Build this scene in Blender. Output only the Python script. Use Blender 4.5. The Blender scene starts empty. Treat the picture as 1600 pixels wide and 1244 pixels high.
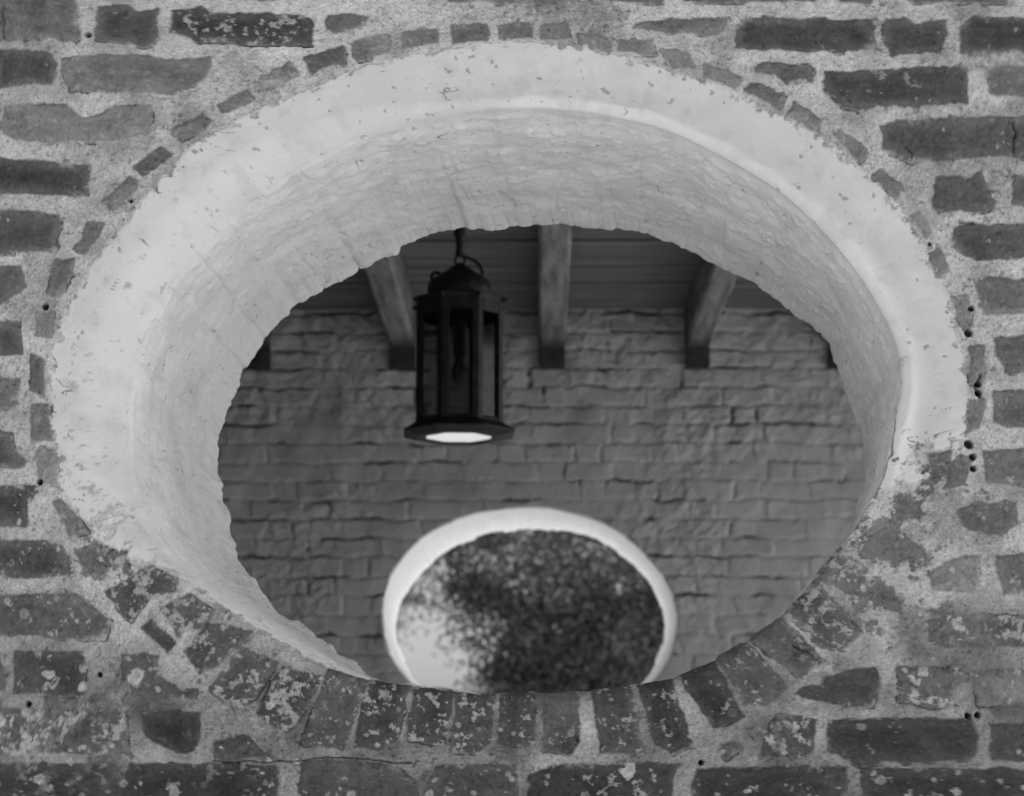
import bpy, bmesh, math, random
import numpy as np
from mathutils import Vector, Matrix

random.seed(7)
RNG = np.random.default_rng(7)
scene = bpy.context.scene
COL = scene.collection
R = math.radians

# ------------------------------------------------------------------ camera
EYE = 1.60                      # eye height
DIST = 2.95                     # camera to the outer brick wall
FPX = 3005.0                    # focal length in pixels of a 1600 px wide frame
PITCH = math.atan(595.0 / FPX)
YAW = math.atan(40.0 / FPX * math.cos(PITCH))
cam_d = bpy.data.cameras.new('camera')
cam = bpy.data.objects.new('camera', cam_d)
COL.objects.link(cam)
cam.location = (0, -DIST, EYE)
cam.rotation_euler = (math.pi / 2 + PITCH, 0, YAW)
cam_d.sensor_width = 36
cam_d.lens = 36 * FPX / 1600
cam_d.clip_end = 3000
cam_d.dof.use_dof = True
cam_d.dof.focus_distance = 3.12
cam_d.dof.aperture_fstop = 6.0
scene.camera = cam

# ------------------------------------------------------------------ light
SUN_EL, SUN_AZ = R(40), R(88.5)           # azimuth clockwise from +Y (the view direction): beyond the wall, to the right
world = bpy.data.worlds.new('World')
scene.world = world
world.use_nodes = True
wn = world.node_tree
for n in list(wn.nodes):
    wn.nodes.remove(n)
w_out = wn.nodes.new('ShaderNodeOutputWorld')
w_bg = wn.nodes.new('ShaderNodeBackground')
w_sky = wn.nodes.new('ShaderNodeTexSky')
w_bw = wn.nodes.new('ShaderNodeRGBToBW')      # a black and white photograph: neutral light
w_sky.sky_type = 'NISHITA'
w_sky.sun_disc = False
w_sky.sun_elevation = SUN_EL
w_sky.sun_rotation = SUN_AZ
w_sky.dust_density = 3.0
w_sky.air_density = 1.0
wn.links.new(w_sky.outputs[0], w_bw.inputs[0])
wn.links.new(w_bw.outputs[0], w_bg.inputs[0])
wn.links.new(w_bg.outputs[0], w_out.inputs[0])
w_bg.inputs[1].default_value = 0.10
sun_d = bpy.data.lights.new('sun', 'SUN')
sun_d.energy = 3.3
sun_d.angle = R(2)
sun_d.color = (1, 1, 1)
sun = bpy.data.objects.new('sun', sun_d)
COL.objects.link(sun)
to_sun = Vector((math.sin(SUN_AZ) * math.cos(SUN_EL), math.cos(SUN_AZ) * math.cos(SUN_EL), math.sin(SUN_EL)))
sun.rotation_euler = to_sun.to_track_quat('Z', 'Y').to_euler()
sun.location = (8, 4, 12)
vs = scene.view_settings
vs.view_transform = 'Standard'
vs.look = 'None'
vs.exposure = 1.0
vs.gamma = 1
vs.use_curve_mapping = False

# ------------------------------------------------------------------ helpers
CR = cam.rotation_euler.to_matrix()
def at(px, py, Y):
    """picture position -> point of the vertical plane y = Y"""
    d = CR @ Vector(((px - 800) / FPX, (622 - py) / FPX, -1))
    t = (Y + DIST) / d.y
    return d.x * t, EYE + d.z * t
def poly_at(pts, Y=0.0):
    return np.array([at(x, y, Y) for x, y in pts])
def lin(v):
    v = np.asarray(v, float) / 255
    return np.where(v <= 0.04045, v / 12.92, ((v + 0.055) / 1.055) ** 2.4)

_perm = RNG.permutation(256).astype(np.int32)
_perm = np.concatenate([_perm, _perm, _perm])
_val = RNG.uniform(-1, 1, 256).astype(np.float32)
def vnoise(p, seed=0):
    p = p + np.float32(seed * 17.37)
    i = np.floor(p).astype(np.int32)
    f = (p - i).astype(np.float32)
    f = f * f * f * (f * (f * 6 - 15) + 10)
    i &= 255
    x0, y0, z0 = i[..., 0], i[..., 1], i[..., 2]
    fx, fy, fz = f[..., 0], f[..., 1], f[..., 2]
    a0, a1 = _perm[x0], _perm[x0 + 1]
    b00, b01, b10, b11 = _perm[a0 + y0], _perm[a0 + y0 + 1], _perm[a1 + y0], _perm[a1 + y0 + 1]
    def g(b, dz): return _val[_perm[b + z0 + dz]]
    l0 = (g(b00, 0) * (1 - fx) + g(b10, 0) * fx) * (1 - fy) + (g(b01, 0) * (1 - fx) + g(b11, 0) * fx) * fy
    l1 = (g(b00, 1) * (1 - fx) + g(b10, 1) * fx) * (1 - fy) + (g(b01, 1) * (1 - fx) + g(b11, 1) * fx) * fy
    return l0 * (1 - fz) + l1 * fz
_rot = np.array(Matrix.Rotation(0.93, 3, Vector((0.35, 0.8, 0.48))), dtype=np.float32)
def fbm(p, size, octs=3, seed=0, gain=0.5):
    """noise with features of about `size` metres"""
    s, a, tot = 0, 1.0, 0
    q = (p / np.float32(size)) @ _rot
    for k in range(octs):
        s = s + a * vnoise(q, seed + k * 3 + 1)
        tot += a
        a *= gain
        q = (q * np.float32(2.03)) @ _rot
    return s / tot
def sm(a, b, x):
    t = np.clip((x - a) / (b - a), 0, 1)
    return t * t * (3 - 2 * t)
def sdpoly(q, poly):
    """signed distance to a polygon, positive inside"""
    n = len(poly)
    d = np.full(len(q), 1e9)
    inside = np.zeros(len(q), bool)
    for i in range(n):
        a, b = poly[i], poly[(i + 1) % n]
        e = b - a
        w = q - a
        t = np.clip((w @ e) / max(e @ e, 1e-12), 0, 1)
        dd = w - t[:, None] * e
        d = np.minimum(d, (dd * dd).sum(1))
        c = (a[1] <= q[:, 1]) != (b[1] <= q[:, 1])
        if abs(e[1]) > 1e-12:
            xx = a[0] + (q[:, 1] - a[1]) / e[1] * e[0]
            inside ^= c & (q[:, 0] < xx)
    d = np.sqrt(d)
    return np.where(inside, d, -d)
def dline(q, pts):
    d = np.full(len(q), 1e9)
    for a, b in zip(pts[:-1], pts[1:]):
        e = b - a
        w = q - a
        t = np.clip((w @ e) / max(e @ e, 1e-12), 0, 1)
        dd = w - t[:, None] * e
        d = np.minimum(d, (dd * dd).sum(1))
    return np.sqrt(d)
def spline(pts, n):
    """closed Catmull-Rom curve, resampled evenly"""
    P = np.asarray(pts, float)
    m = len(P)
    out = []
    for i in range(m):
        p0, p1, p2, p3 = P[i - 1], P[i], P[(i + 1) % m], P[(i + 2) % m]
        for t in np.linspace(0, 1, 40, endpoint=False):
            out.append(0.5 * (2 * p1 + (p2 - p0) * t + (2 * p0 - 5 * p1 + 4 * p2 - p3) * t * t + (3 * p1 - p0 - 3 * p2 + p3) * t ** 3))
    out = np.array(out)
    out = np.vstack([out, out[:1]])
    for _ in range(2):
        L = np.concatenate([[0], np.cumsum(np.linalg.norm(np.diff(out, axis=0), axis=1))])
        u = np.linspace(0, L[-1], n + 1)
        out = np.stack([np.interp(u, L, out[:, k]) for k in range(2)], 1)
    return out[:-1]

# objects
def empty(name, loc=(0, 0, 0), rz=0.0):
    o = bpy.data.objects.new(name, None)
    COL.objects.link(o)
    o.location = loc
    o.rotation_euler.z = rz
    o.empty_display_size = 0.2
    return o
def tag(o, label, cat, group=None, kind=None):
    if label: o['label'] = label
    if cat: o['category'] = cat
    if group: o['group'] = group
    if kind or label: o['kind'] = kind or 'thing'
    return o
def mesh_np(name, V, F, mat, parent=None, smooth=True, attrs=None):
    """V (n,3), F (m,4 or 3) -> one mesh object; unused vertices dropped"""
    used = np.zeros(len(V), bool)
    used[F.ravel()] = True
    remap = np.cumsum(used) - 1
    F = remap[F]
    me = bpy.data.meshes.new(name)
    v = V[used].astype(np.float32)
    k = F.shape[1]
    me.vertices.add(len(v))
    me.vertices.foreach_set('co', v.ravel())
    me.loops.add(F.size)
    me.loops.foreach_set('vertex_index', F.ravel().astype(np.int32))
    me.polygons.add(len(F))
    me.polygons.foreach_set('loop_start', np.arange(0, F.size, k, dtype=np.int32))
    me.polygons.foreach_set('loop_total', np.full(len(F), k, dtype=np.int32))
    me.polygons.foreach_set('use_smooth', np.full(len(F), smooth))
    me.update(calc_edges=True)
    for an, av in (attrs or {}).items():
        a = me.attributes.new(an, 'FLOAT', 'POINT')
        a.data.foreach_set('value', av[used].astype(np.float32))
    o = bpy.data.objects.new(name, me)
    COL.objects.link(o)
    me.materials.append(mat)
    o.parent = parent
    return o
def obj_bm(name, bm, mat, parent=None, smooth=False):
    me = bpy.data.meshes.new(name)
    bm.normal_update()
    bm.to_mesh(me)
    bm.free()
    if smooth:
        for p in me.polygons: p.use_smooth = True
    me.materials.append(mat)
    o = bpy.data.objects.new(name, me)
    COL.objects.link(o)
    o.parent = parent
    return o
def add_box(bm, x0, x1, y0, y1, z0, z1, bevel=0.0):
    r = bmesh.ops.create_cube(bm, size=1)
    vs_ = r['verts']
    for v in vs_:
        v.co = Vector(((x0 + x1) / 2 + v.co.x * (x1 - x0), (y0 + y1) / 2 + v.co.y * (y1 - y0), (z0 + z1) / 2 + v.co.z * (z1 - z0)))
    if bevel:
        es = list({e for v in vs_ for e in v.link_edges})
        bmesh.ops.bevel(bm, geom=es, offset=bevel, segments=2, affect='EDGES', profile=0.6)
def add_tube(bm, pts, r, seg=10, cap=True):
    pts = [Vector(p) for p in pts]
    rings = []
    up = Vector((0.31, 0.17, 0.93))
    for i, p in enumerate(pts):
        t = (pts[min(i + 1, len(pts) - 1)] - pts[max(i - 1, 0)]).normalized()
        a = t.cross(up)
        if a.length < 1e-3: a = t.cross(Vector((1, 0, 0)))
        a.normalize()
        b = t.cross(a)
        rr = r[i] if isinstance(r, (list, tuple)) else r
        rings.append([bm.verts.new(p + rr * (math.cos(2 * math.pi * k / seg) * a + math.sin(2 * math.pi * k / seg) * b)) for k in range(seg)])
    for A, B in zip(rings[:-1], rings[1:]):
        for k in range(seg):
            bm.faces.new((A[k], A[(k + 1) % seg], B[(k + 1) % seg], B[k]))
    if cap:
        bm.faces.new(rings[0][::-1]); bm.faces.new(rings[-1])
def add_lathe(bm, prof, seg, rot=0.0):
    """prof: (radius, z) pairs, open profile"""
    rings = [[bm.verts.new((r * math.cos(rot + 2 * math.pi * k / seg), r * math.sin(rot + 2 * math.pi * k / seg), z)) for k in range(seg)] for r, z in prof]
    for A, B in zip(rings[:-1], rings[1:]):
        for k in range(seg):
            bm.faces.new((A[k], A[(k + 1) % seg], B[(k + 1) % seg], B[k]))
    return rings

# materials
def new_mat(name):
    m = bpy.data.materials.new(name)
    m.use_nodes = True
    nt = m.node_tree
    b = nt.nodes['Principled BSDF']
    return m, nt, b
def surf_mat(name, rough=0.9, grain=0.25, size=700.0, bump=0.25, bumpsize=500.0, spec=0.25, attr='tone', base=None, vary=0.0, varysize=8.0, scale=(1, 1, 1)):
    """grey mineral / timber surface: tone from a vertex attribute or a base grey, broken up by fine grain"""
    m, nt, b = new_mat(name)
    N, L = nt.nodes, nt.links
    tc = N.new('ShaderNodeTexCoord')
    mp = N.new('ShaderNodeMapping')
    mp.inputs['Scale'].default_value = scale
    L.new(tc.outputs['Object'], mp.inputs['Vector'])
    n1 = N.new('ShaderNodeTexNoise'); n1.inputs['Scale'].default_value = size; n1.inputs['Detail'].default_value = 3
    n1.inputs['Roughness'].default_value = 0.65
    L.new(mp.outputs[0], n1.inputs['Vector'])
    mr = N.new('ShaderNodeMapRange')
    mr.inputs['From Min'].default_value = 0.3; mr.inputs['From Max'].default_value = 0.7
    mr.inputs['To Min'].default_value = 1 - grain; mr.inputs['To Max'].default_value = 1 + grain
    L.new(n1.outputs[0], mr.inputs['Value'])
    if base is None:
        src = N.new('ShaderNodeAttribute'); src.attribute_name = attr
        so = src.outputs['Fac']
        gr = N.new('ShaderNodeAttribute'); gr.attribute_name = 'grit'
        mx = N.new('ShaderNodeMix'); mx.data_type = 'FLOAT'
        L.new(gr.outputs['Fac'], mx.inputs['Factor'])
        mx.inputs['A'].default_value = 1.0
        L.new(mr.outputs[0], mx.inputs['B'])
        go = mx.outputs['Result']
    else:
        v = N.new('ShaderNodeValue'); v.outputs[0].default_value = base
        so = v.outputs[0]; go = mr.outputs[0]
    mu = N.new('ShaderNodeMath'); mu.operation = 'MULTIPLY'
    L.new(so, mu.inputs[0]); L.new(go, mu.inputs[1])
    o = mu.outputs[0]
    if vary:
        n2 = N.new('ShaderNodeTexNoise'); n2.inputs['Scale'].default_value = varysize; n2.inputs['Detail'].default_value = 5
        L.new(mp.outputs[0], n2.inputs['Vector'])
        m2 = N.new('ShaderNodeMapRange')
        m2.inputs['From Min'].default_value = 0.3; m2.inputs['From Max'].default_value = 0.7
        m2.inputs['To Min'].default_value = 1 - vary; m2.inputs['To Max'].default_value = 1 + vary
        L.new(n2.outputs[0], m2.inputs['Value'])
        mu2 = N.new('ShaderNodeMath'); mu2.operation = 'MULTIPLY'
        L.new(o, mu2.inputs[0]); L.new(m2.outputs[0], mu2.inputs[1])
        o = mu2.outputs[0]
    cb = N.new('ShaderNodeCombineColor')
    for k in range(3): L.new(o, cb.inputs[k])
    L.new(cb.outputs[0], b.inputs['Base Color'])
    b.inputs['Roughness'].default_value = rough
    b.inputs['Specular IOR Level'].default_value = spec
    if bump:
        nb = N.new('ShaderNodeTexNoise'); nb.inputs['Scale'].default_value = bumpsize; nb.inputs['Detail'].default_value = 4
        L.new(mp.outputs[0], nb.inputs['Vector'])
        bp = N.new('ShaderNodeBump'); bp.inputs['Strength'].default_value = bump; bp.inputs['Distance'].default_value = 0.002
        L.new(nb.outputs[0], bp.inputs['Height'])
        L.new(bp.outputs[0], b.inputs['Normal'])
    return m

# ------------------------------------------------------------------ walls
WT = 0.64                                  # thickness of both walls
FAR_Y = 8.40 - DIST                        # face of the far painted wall
# the oval openings, traced as arris curves (front face) and back edge curves
CUR_B = [(850,167),(960,180),(1060,208),(1200,283),(1300,372),(1370,468),(1403,540),(1410,600),(1400,655),(1384,731),(1352,800),(1296,875),
         (1232,953),(1138,1021),(1060,1055),(960,1075),(840,1083),(720,1079),(640,1072),(545,1056),(440,1002),(370,955),(304,912),(240,858),(205,790),(188,720),
         (184,640),(196,560),(228,480),(276,404),(340,334),(420,270),(500,226),(600,191),(720,171)]
CUR_C = [(840,348),(940,350),(1000,360),(1055,375),(1115,405),(1165,430),(1215,460),(1265,505),(1297,545),(1325,600),(1343,660),(1350,714),(1347,778),
         (1330,845),(1290,925),(1210,1005),(1100,1078),(980,1124),(844,1142),(720,1128),(620,1087),(540,1031),(441,959),(405,914),(375,876),(356,828),(346,788),
         (338,740),(338,690),(348,646),(375,586),(402,540),(436,498),(469,472),(540,430),(600,398),(672,370),(745,351)]
CUR_E = [(846,794),(892,802),(939,817),(980,842),(1017,877),(1042,911),(1055,949),(1056,985),(1045,1027),(1022,1062),(985,1095),(930,1122),(836,1136),(740,1122),
         (685,1098),(652,1075),(630,1052),(614,1030),(603,999),(599,955),(606,918),(621,883),(664,839),(721,810),(780,797)]
CUR_F = [(836,826),(886,830),(930,842),(971,867),(1005,899),(1027,933),(1037,967),(1035,1005),(1024,1039),(1005,1067),(975,1095),(925,1118),(830,1130),(740,1117),
         (690,1098),(658,1072),(640,1045),(628,1020),(620,995),(619,974),(626,945),(636,924),(661,892),(699,861),(742,841),(786,830)]

def fan(curB, curC, Y0, T, rect, radius, N, nf, na, nr, edge_pow=1.0):
    """closed sheet: rectangle -> arris -> reveal -> back edge. Returns base points, unrolled face coordinates, arc length past the arris"""
    B = spline(poly_at(curB, Y0), N)
    C0 = spline(poly_at(curC, Y0 + T), N * 2)
    O = (B.max(0) + B.min(0)) / 2
    Oc = (C0.max(0) + C0.min(0)) / 2
    hb, hc = (B.max(0) - B.min(0)) / 2, (C0.max(0) - C0.min(0)) / 2
    ab = np.unwrap(np.arctan2((B[:, 1] - O[1]) / hb[1], (B[:, 0] - O[0]) / hb[0]))
    ac = np.unwrap(np.arctan2((C0[:, 1] - Oc[1]) / hc[1], (C0[:, 0] - Oc[0]) / hc[0]))
    sgn = np.sign(ac[-1] - ac[0])
    A = np.concatenate([ac - sgn * 2 * math.pi, ac, ac + sgn * 2 * math.pi]) * sgn
    CC = np.vstack([C0, C0, C0])
    q = ab * sgn
    q = q + 2 * math.pi * np.round((ac.mean() * sgn - q.mean()) / (2 * math.pi))
    C = np.stack([np.interp(q, A, CC[:, k]) for k in range(2)], 1)
    aa = np.unwrap(np.arctan2(C[:, 1] - Oc[1], C[:, 0] - Oc[0])) / (2 * math.pi) * 44
    rb = np.random.default_rng(17)
    stp = rb.uniform(-1, 1, 400)
    kk = np.floor(aa).astype(int); ff_ = aa - kk
    chunk = stp[kk % 44] * (1 - sm(0.86, 1.0, ff_)) + stp[(kk + 1) % 44] * sm(0.86, 1.0, ff_)
    p3 = np.stack([C[:, 0], C[:, 1] * 0 + Y0, C[:, 1]], 1).astype(np.float32)
    jag = 0.0055 * chunk + 0.005 * fbm(p3, 0.05, 2, 401) + 0.0025 * fbm(p3, 0.012, 2, 411)
    C = C + (C - Oc) / np.linalg.norm(C - Oc, axis=1)[:, None] * jag[:, None]
    dirv = B - O
    dirv /= np.linalg.norm(dirv, axis=1)[:, None]
    # rectangle point along the ray
    x0, x1, z0, z1 = rect
    tx = np.where(dirv[:, 0] > 0, (x1 - O[0]), (x0 - O[0])) / np.where(abs(dirv[:, 0]) < 1e-9, 1e-9, dirv[:, 0])
    tz = np.where(dirv[:, 1] > 0, (z1 - O[1]), (z0 - O[1])) / np.where(abs(dirv[:, 1]) < 1e-9, 1e-9, dirv[:, 1])
    RR = O + dirv * np.minimum(tx, tz)[:, None]
    # put a vertex into each corner
    for cx in (x0, x1):
        for cz in (z0, z1):
            k = np.argmin(np.hypot(RR[:, 0] - cx, RR[:, 1] - cz))
            RR[k] = (cx, cz)
    # outward normal of the curve
    tan = np.roll(B, -1, 0) - np.roll(B, 1, 0)
    for _ in range(20): tan = (np.roll(tan, 1, 0) + tan + np.roll(tan, -1, 0)) / 3
    nrm = np.stack([tan[:, 1], -tan[:, 0]], 1)
    nrm /= np.linalg.norm(nrm, axis=1)[:, None]
    nrm *= np.sign((nrm * dirv).sum(1))[:, None]
    r = radius(B, O, hb)
    rows, Q, S = [], [], []
    Bo = B + nrm * r[:, None]
    for u in np.linspace(0, 1, nf, endpoint=False) ** edge_pow:
        p = RR + (Bo - RR) * u
        rows.append(np.stack([p[:, 0], np.full(N, Y0), p[:, 1]], 1)); Q.append(p); S.append(-np.linalg.norm(p - B, axis=1))
    for a in np.linspace(0, math.pi / 2, na, endpoint=False):
        p = B + nrm * (r * (1 - math.sin(a)))[:, None]
        rows.append(np.stack([p[:, 0], Y0 + r * (1 - math.cos(a)), p[:, 1]], 1))
        arc = r * a - r
        Q.append(B - nrm * arc[:, None]); S.append(arc)
    for w in np.linspace(0, 1, nr):
        dep = r + (T - r) * w
        k = (dep / T)[:, None]
        p = B + (C - B) * k
        rows.append(np.stack([p[:, 0], Y0 + dep, p[:, 1]], 1))
        arc = r * (math.pi / 2 - 1) + dep - r
        Q.append(B - nrm * arc[:, None]); S.append(arc)
    return np.array(rows), np.array(Q), np.array(S), dict(B=B, C=C, O=O, nrm=nrm, RR=RR)
def grid_normals(P):
    du = np.roll(P, -1, 1) - np.roll(P, 1, 1)
    dv = np.gradient(P, axis=0)
    n = np.cross(du, dv)
    n /= np.linalg.norm(n, axis=2)[..., None] + 1e-12
    # face the camera side / the inside of the opening
    if n[2, 5, 1] > 0: n = -n
    return n
def grid_faces(nrow, N):
    i = np.arange(nrow - 1)[:, None]
    j = np.arange(N)[None, :]
    j2 = (j + 1) % N
    f = np.stack([i * N + j, i * N + j2, (i + 1) * N + j2, (i + 1) * N + j], -1)
    return f                                  # (nrow-1, N, 4)

# course height of the outer wall, from its joints
zt, zb = at(60, 68, 0)[1], at(60, 1098, 0)[1]
CH = (zt - zb) / 12
def bond(q, z0, ch, ls, lh, joint, seed, jit=0.004):
    """analytic Flemish-like bond: returns signed distance (inside > 0), brick id"""
    c = np.floor((q[:, 1] - z0) / ch).astype(int)
    rr = np.random.default_rng(seed)
    off = rr.uniform(0, 1, 4096)
    per = ls + lh
    x = q[:, 0] + 50 + (c % 2) * per * 0.5 + off[c & 4095] * 0.05
    k = np.floor(x / per).astype(int)
    fx = x - k * per
    head = fx > ls
    a = np.where(head, ls, 0); b = np.where(head, per, ls)
    bid = (c * 7919 + k * 2 + head) & 4095
    jx = (off[(bid * 13 + 5) & 4095] - 0.5) * jit; jz = (off[(bid * 29 + 3) & 4095] - 0.5) * jit
    dx = np.minimum(fx - a - joint / 2 + jx, b - joint / 2 - fx + jx)
    fz = (q[:, 1] - z0) - c * ch
    dz = np.minimum(fz - joint / 2 + jz, ch - joint / 2 - fz + jz)
    d = np.minimum(dx, dz)
    # round the corners
    cr = 0.012
    ex, ez = np.maximum(cr - dx, 0), np.maximum(cr - dz, 0)
    d = np.where((dx < cr) & (dz < cr), cr - np.hypot(ex, ez), d)
    return d, bid, dx, dz

# bricks of the outer wall: outline, grey of the brick, amount of pale crust on it
BRICKS = [
 ([(-60,-20),(115,-20),(122,6),(122,62),(60,60),(-60,62)],93,.1),
 ([(152,8),(200,6),(208,15),(246,10),(246,70),(222,72),(200,66),(148,62)],66,.1),
 ([(266,14),(318,11),(332,22),(400,18),(470,22),(490,34),(486,70),(400,68),(310,66),(266,48)],60,.45),
 ([(503,34),(512,24),(548,22),(580,26),(570,48),(520,54),(505,48)],98,.1),
 ([(-60,74),(60,78),(82,84),(91,100),(84,134),(0,138),(-60,138)],66,.1),
 ([(97,90),(150,84),(230,84),(256,92),(330,88),(332,108),(318,126),(288,136),(270,148),(180,146),(110,140),(98,110)],101,.0),
 ([(4,166),(60,160),(105,163),(125,184),(150,180),(180,164),(236,163),(240,180),(234,212),(170,220),(100,224),(30,222),(4,212)],106,.1),
 ([(-60,246),(40,248),(142,258),(140,310),(60,306),(-60,306)],64,.1),
 ([(-60,328),(60,330),(88,338),(96,350),(90,372),(97,384),(86,397),(-60,394)],70,.2),
 ([(-60,413),(34,413),(45,452),(20,466),(0,476),(-60,476)],78,.1),
 ([(-60,501),(35,500),(35,556),(-60,556)],76,.1),
 ([(-60,580),(30,592),(27,645),(-60,646)],88,.2),
 ([(-60,673),(20,672),(25,704),(45,721),(40,732),(-60,733)],74,.2),
 ([(-60,761),(61,758),(62,771),(47,788),(44,824),(-60,824)],64,.45),
 ([(-60,844),(68,843),(95,851),(122,897),(98,900),(44,907),(14,902),(0,890),(-60,890)],72,.5),
 ([(-60,929),(122,929),(152,952),(172,969),(169,999),(-60,995)],84,.35),
 ([(20,1017),(132,1016),(135,1040),(132,1087),(20,1086)],67,.5),
 ([(-60,1020),(7,1020),(8,1084),(-60,1084)],84,.2),
 ([(186,1021),(250,1023),(252,1057),(280,1076),(307,1074),(304,1091),(230,1092),(189,1084)],74,.4),
 ([(-60,1106),(200,1110),(203,1180),(-60,1180)],96,.8),
 ([(219,1111),(314,1113),(316,1148),(309,1174),(280,1177),(236,1162),(224,1148)],50,.05),
 ([(333,1162),(378,1146),(425,1182),(334,1190)],70,.3),
 ([(-60,1192),(164,1192),(165,1225),(162,1290),(-60,1290)],60,.4),
 ([(199,1190),(432,1194),(436,1222),(430,1290),(180,1290)],54,.25),
 ([(470,1190),(614,1192),(658,1222),(655,1290),(455,1290)],71,.2),
 ([(679,1199),(706,1194),(793,1195),(807,1212),(807,1290),(675,1290)],73,.3),
 ([(824,1212),(868,1194),(1064,1192),(1057,1216),(1037,1290),(824,1290)],58,.4),
 ([(1090,1199),(1320,1196),(1323,1229),(1317,1290),(1097,1290),(1080,1226)],56,.3),
 ([(1344,1199),(1660,1202),(1660,1290),(1354,1290)],55,.35),
 ([(983,47),(990,36),(1040,28),(1138,26),(1136,38),(1120,56),(1060,52)],99,.1),
 ([(1148,79),(1150,41),(1165,26),(1270,28),(1364,29),(1369,68),(1350,79),(1296,83)],65,.2),
 ([(1379,32),(1415,26),(1431,37),(1480,31),(1477,64),(1469,84),(1386,88)],70,.15),
 ([(1501,39),(1523,24),(1660,30),(1660,84),(1499,84)],62,.15),
 ([(1175,105),(1195,96),(1266,98),(1274,108),(1273,133),(1229,133),(1209,118),(1176,117)],98,.2),
 ([(1285,111),(1398,106),(1513,103),(1514,165),(1340,172),(1303,162),(1285,135)],65,.2),
 ([(1540,105),(1660,101),(1660,159),(1546,149)],101,.1),
 ([(1374,196),(1415,186),(1499,182),(1660,181),(1660,245),(1425,252),(1381,233)],80,.25),
 ([(1462,275),(1499,272),(1509,280),(1536,267),(1543,297),(1555,314),(1550,328),(1516,333),(1455,326)],78,.1),
 ([(1580,274),(1660,270),(1660,324),(1580,324)],80,.3),
 ([(1487,355),(1506,348),(1660,350),(1660,402),(1526,410),(1486,388)],77,.2),
 ([(1523,442),(1540,435),(1660,434),(1660,493),(1543,494),(1533,474)],98,.1),
 ([(1550,526),(1660,521),(1660,586),(1570,584),(1555,555)],84,.1),
 ([(1550,609),(1660,606),(1660,667),(1573,670),(1551,660)],92,.2),
 ([(1529,704),(1660,695),(1660,761),(1540,755)],92,.3),
 ([(1493,800),(1530,785),(1590,783),(1594,820),(1570,838),(1510,830)],84,.3),
 ([(1448,898),(1486,871),(1533,868),(1538,905),(1533,929),(1459,925)],124,.2),
 ([(1553,868),(1660,863),(1660,932),(1567,929)],107,.2),
 ([(1445,954),(1499,956),(1660,961),(1660,1013),(1499,1013),(1448,1006)],90,.7),
 ([(1399,1043),(1411,1040),(1499,1042),(1502,1060),(1492,1101),(1465,1104),(1404,1094)],90,.65),
 ([(1514,1047),(1660,1042),(1660,1101),(1526,1101)],104,.5),
 ([(1241,1087),(1256,1074),(1283,1074),(1286,1060),(1327,1045),(1371,1040),(1374,1060),(1369,1104),(1330,1104),(1276,1098)],60,.25),
 ([(1200,1128),(1209,1118),(1276,1120),(1276,1162),(1263,1184),(1185,1182)],72,.8),
 ([(1293,1125),(1364,1121),(1516,1121),(1528,1148),(1523,1182),(1482,1190),(1340,1194),(1293,1175)],58,.25),
 ([(1543,1130),(1660,1126),(1660,1189),(1546,1189)],63,.1),
 ([(1124,1165),(1148,1155),(1161,1168),(1134,1187)],84,.3),
 ([(640,-30),(885,-30),(880,6),(700,4)],96,.2), ([(945,-30),(1037,-30),(1035,5),(950,4)],90,.2),
 ([(1062,-30),(1278,-30),(1276,4),(1066,3)],84,.2), ([(1302,-30),(1365,-30),(1362,6),(1310,5)],80,.2),
 ([(1415,-30),(1576,-30),(1572,4),(1420,3)],86,.2),
 ([(150,-30),(480,-30),(470,-6),(160,-6)],74,.2),
]
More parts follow.
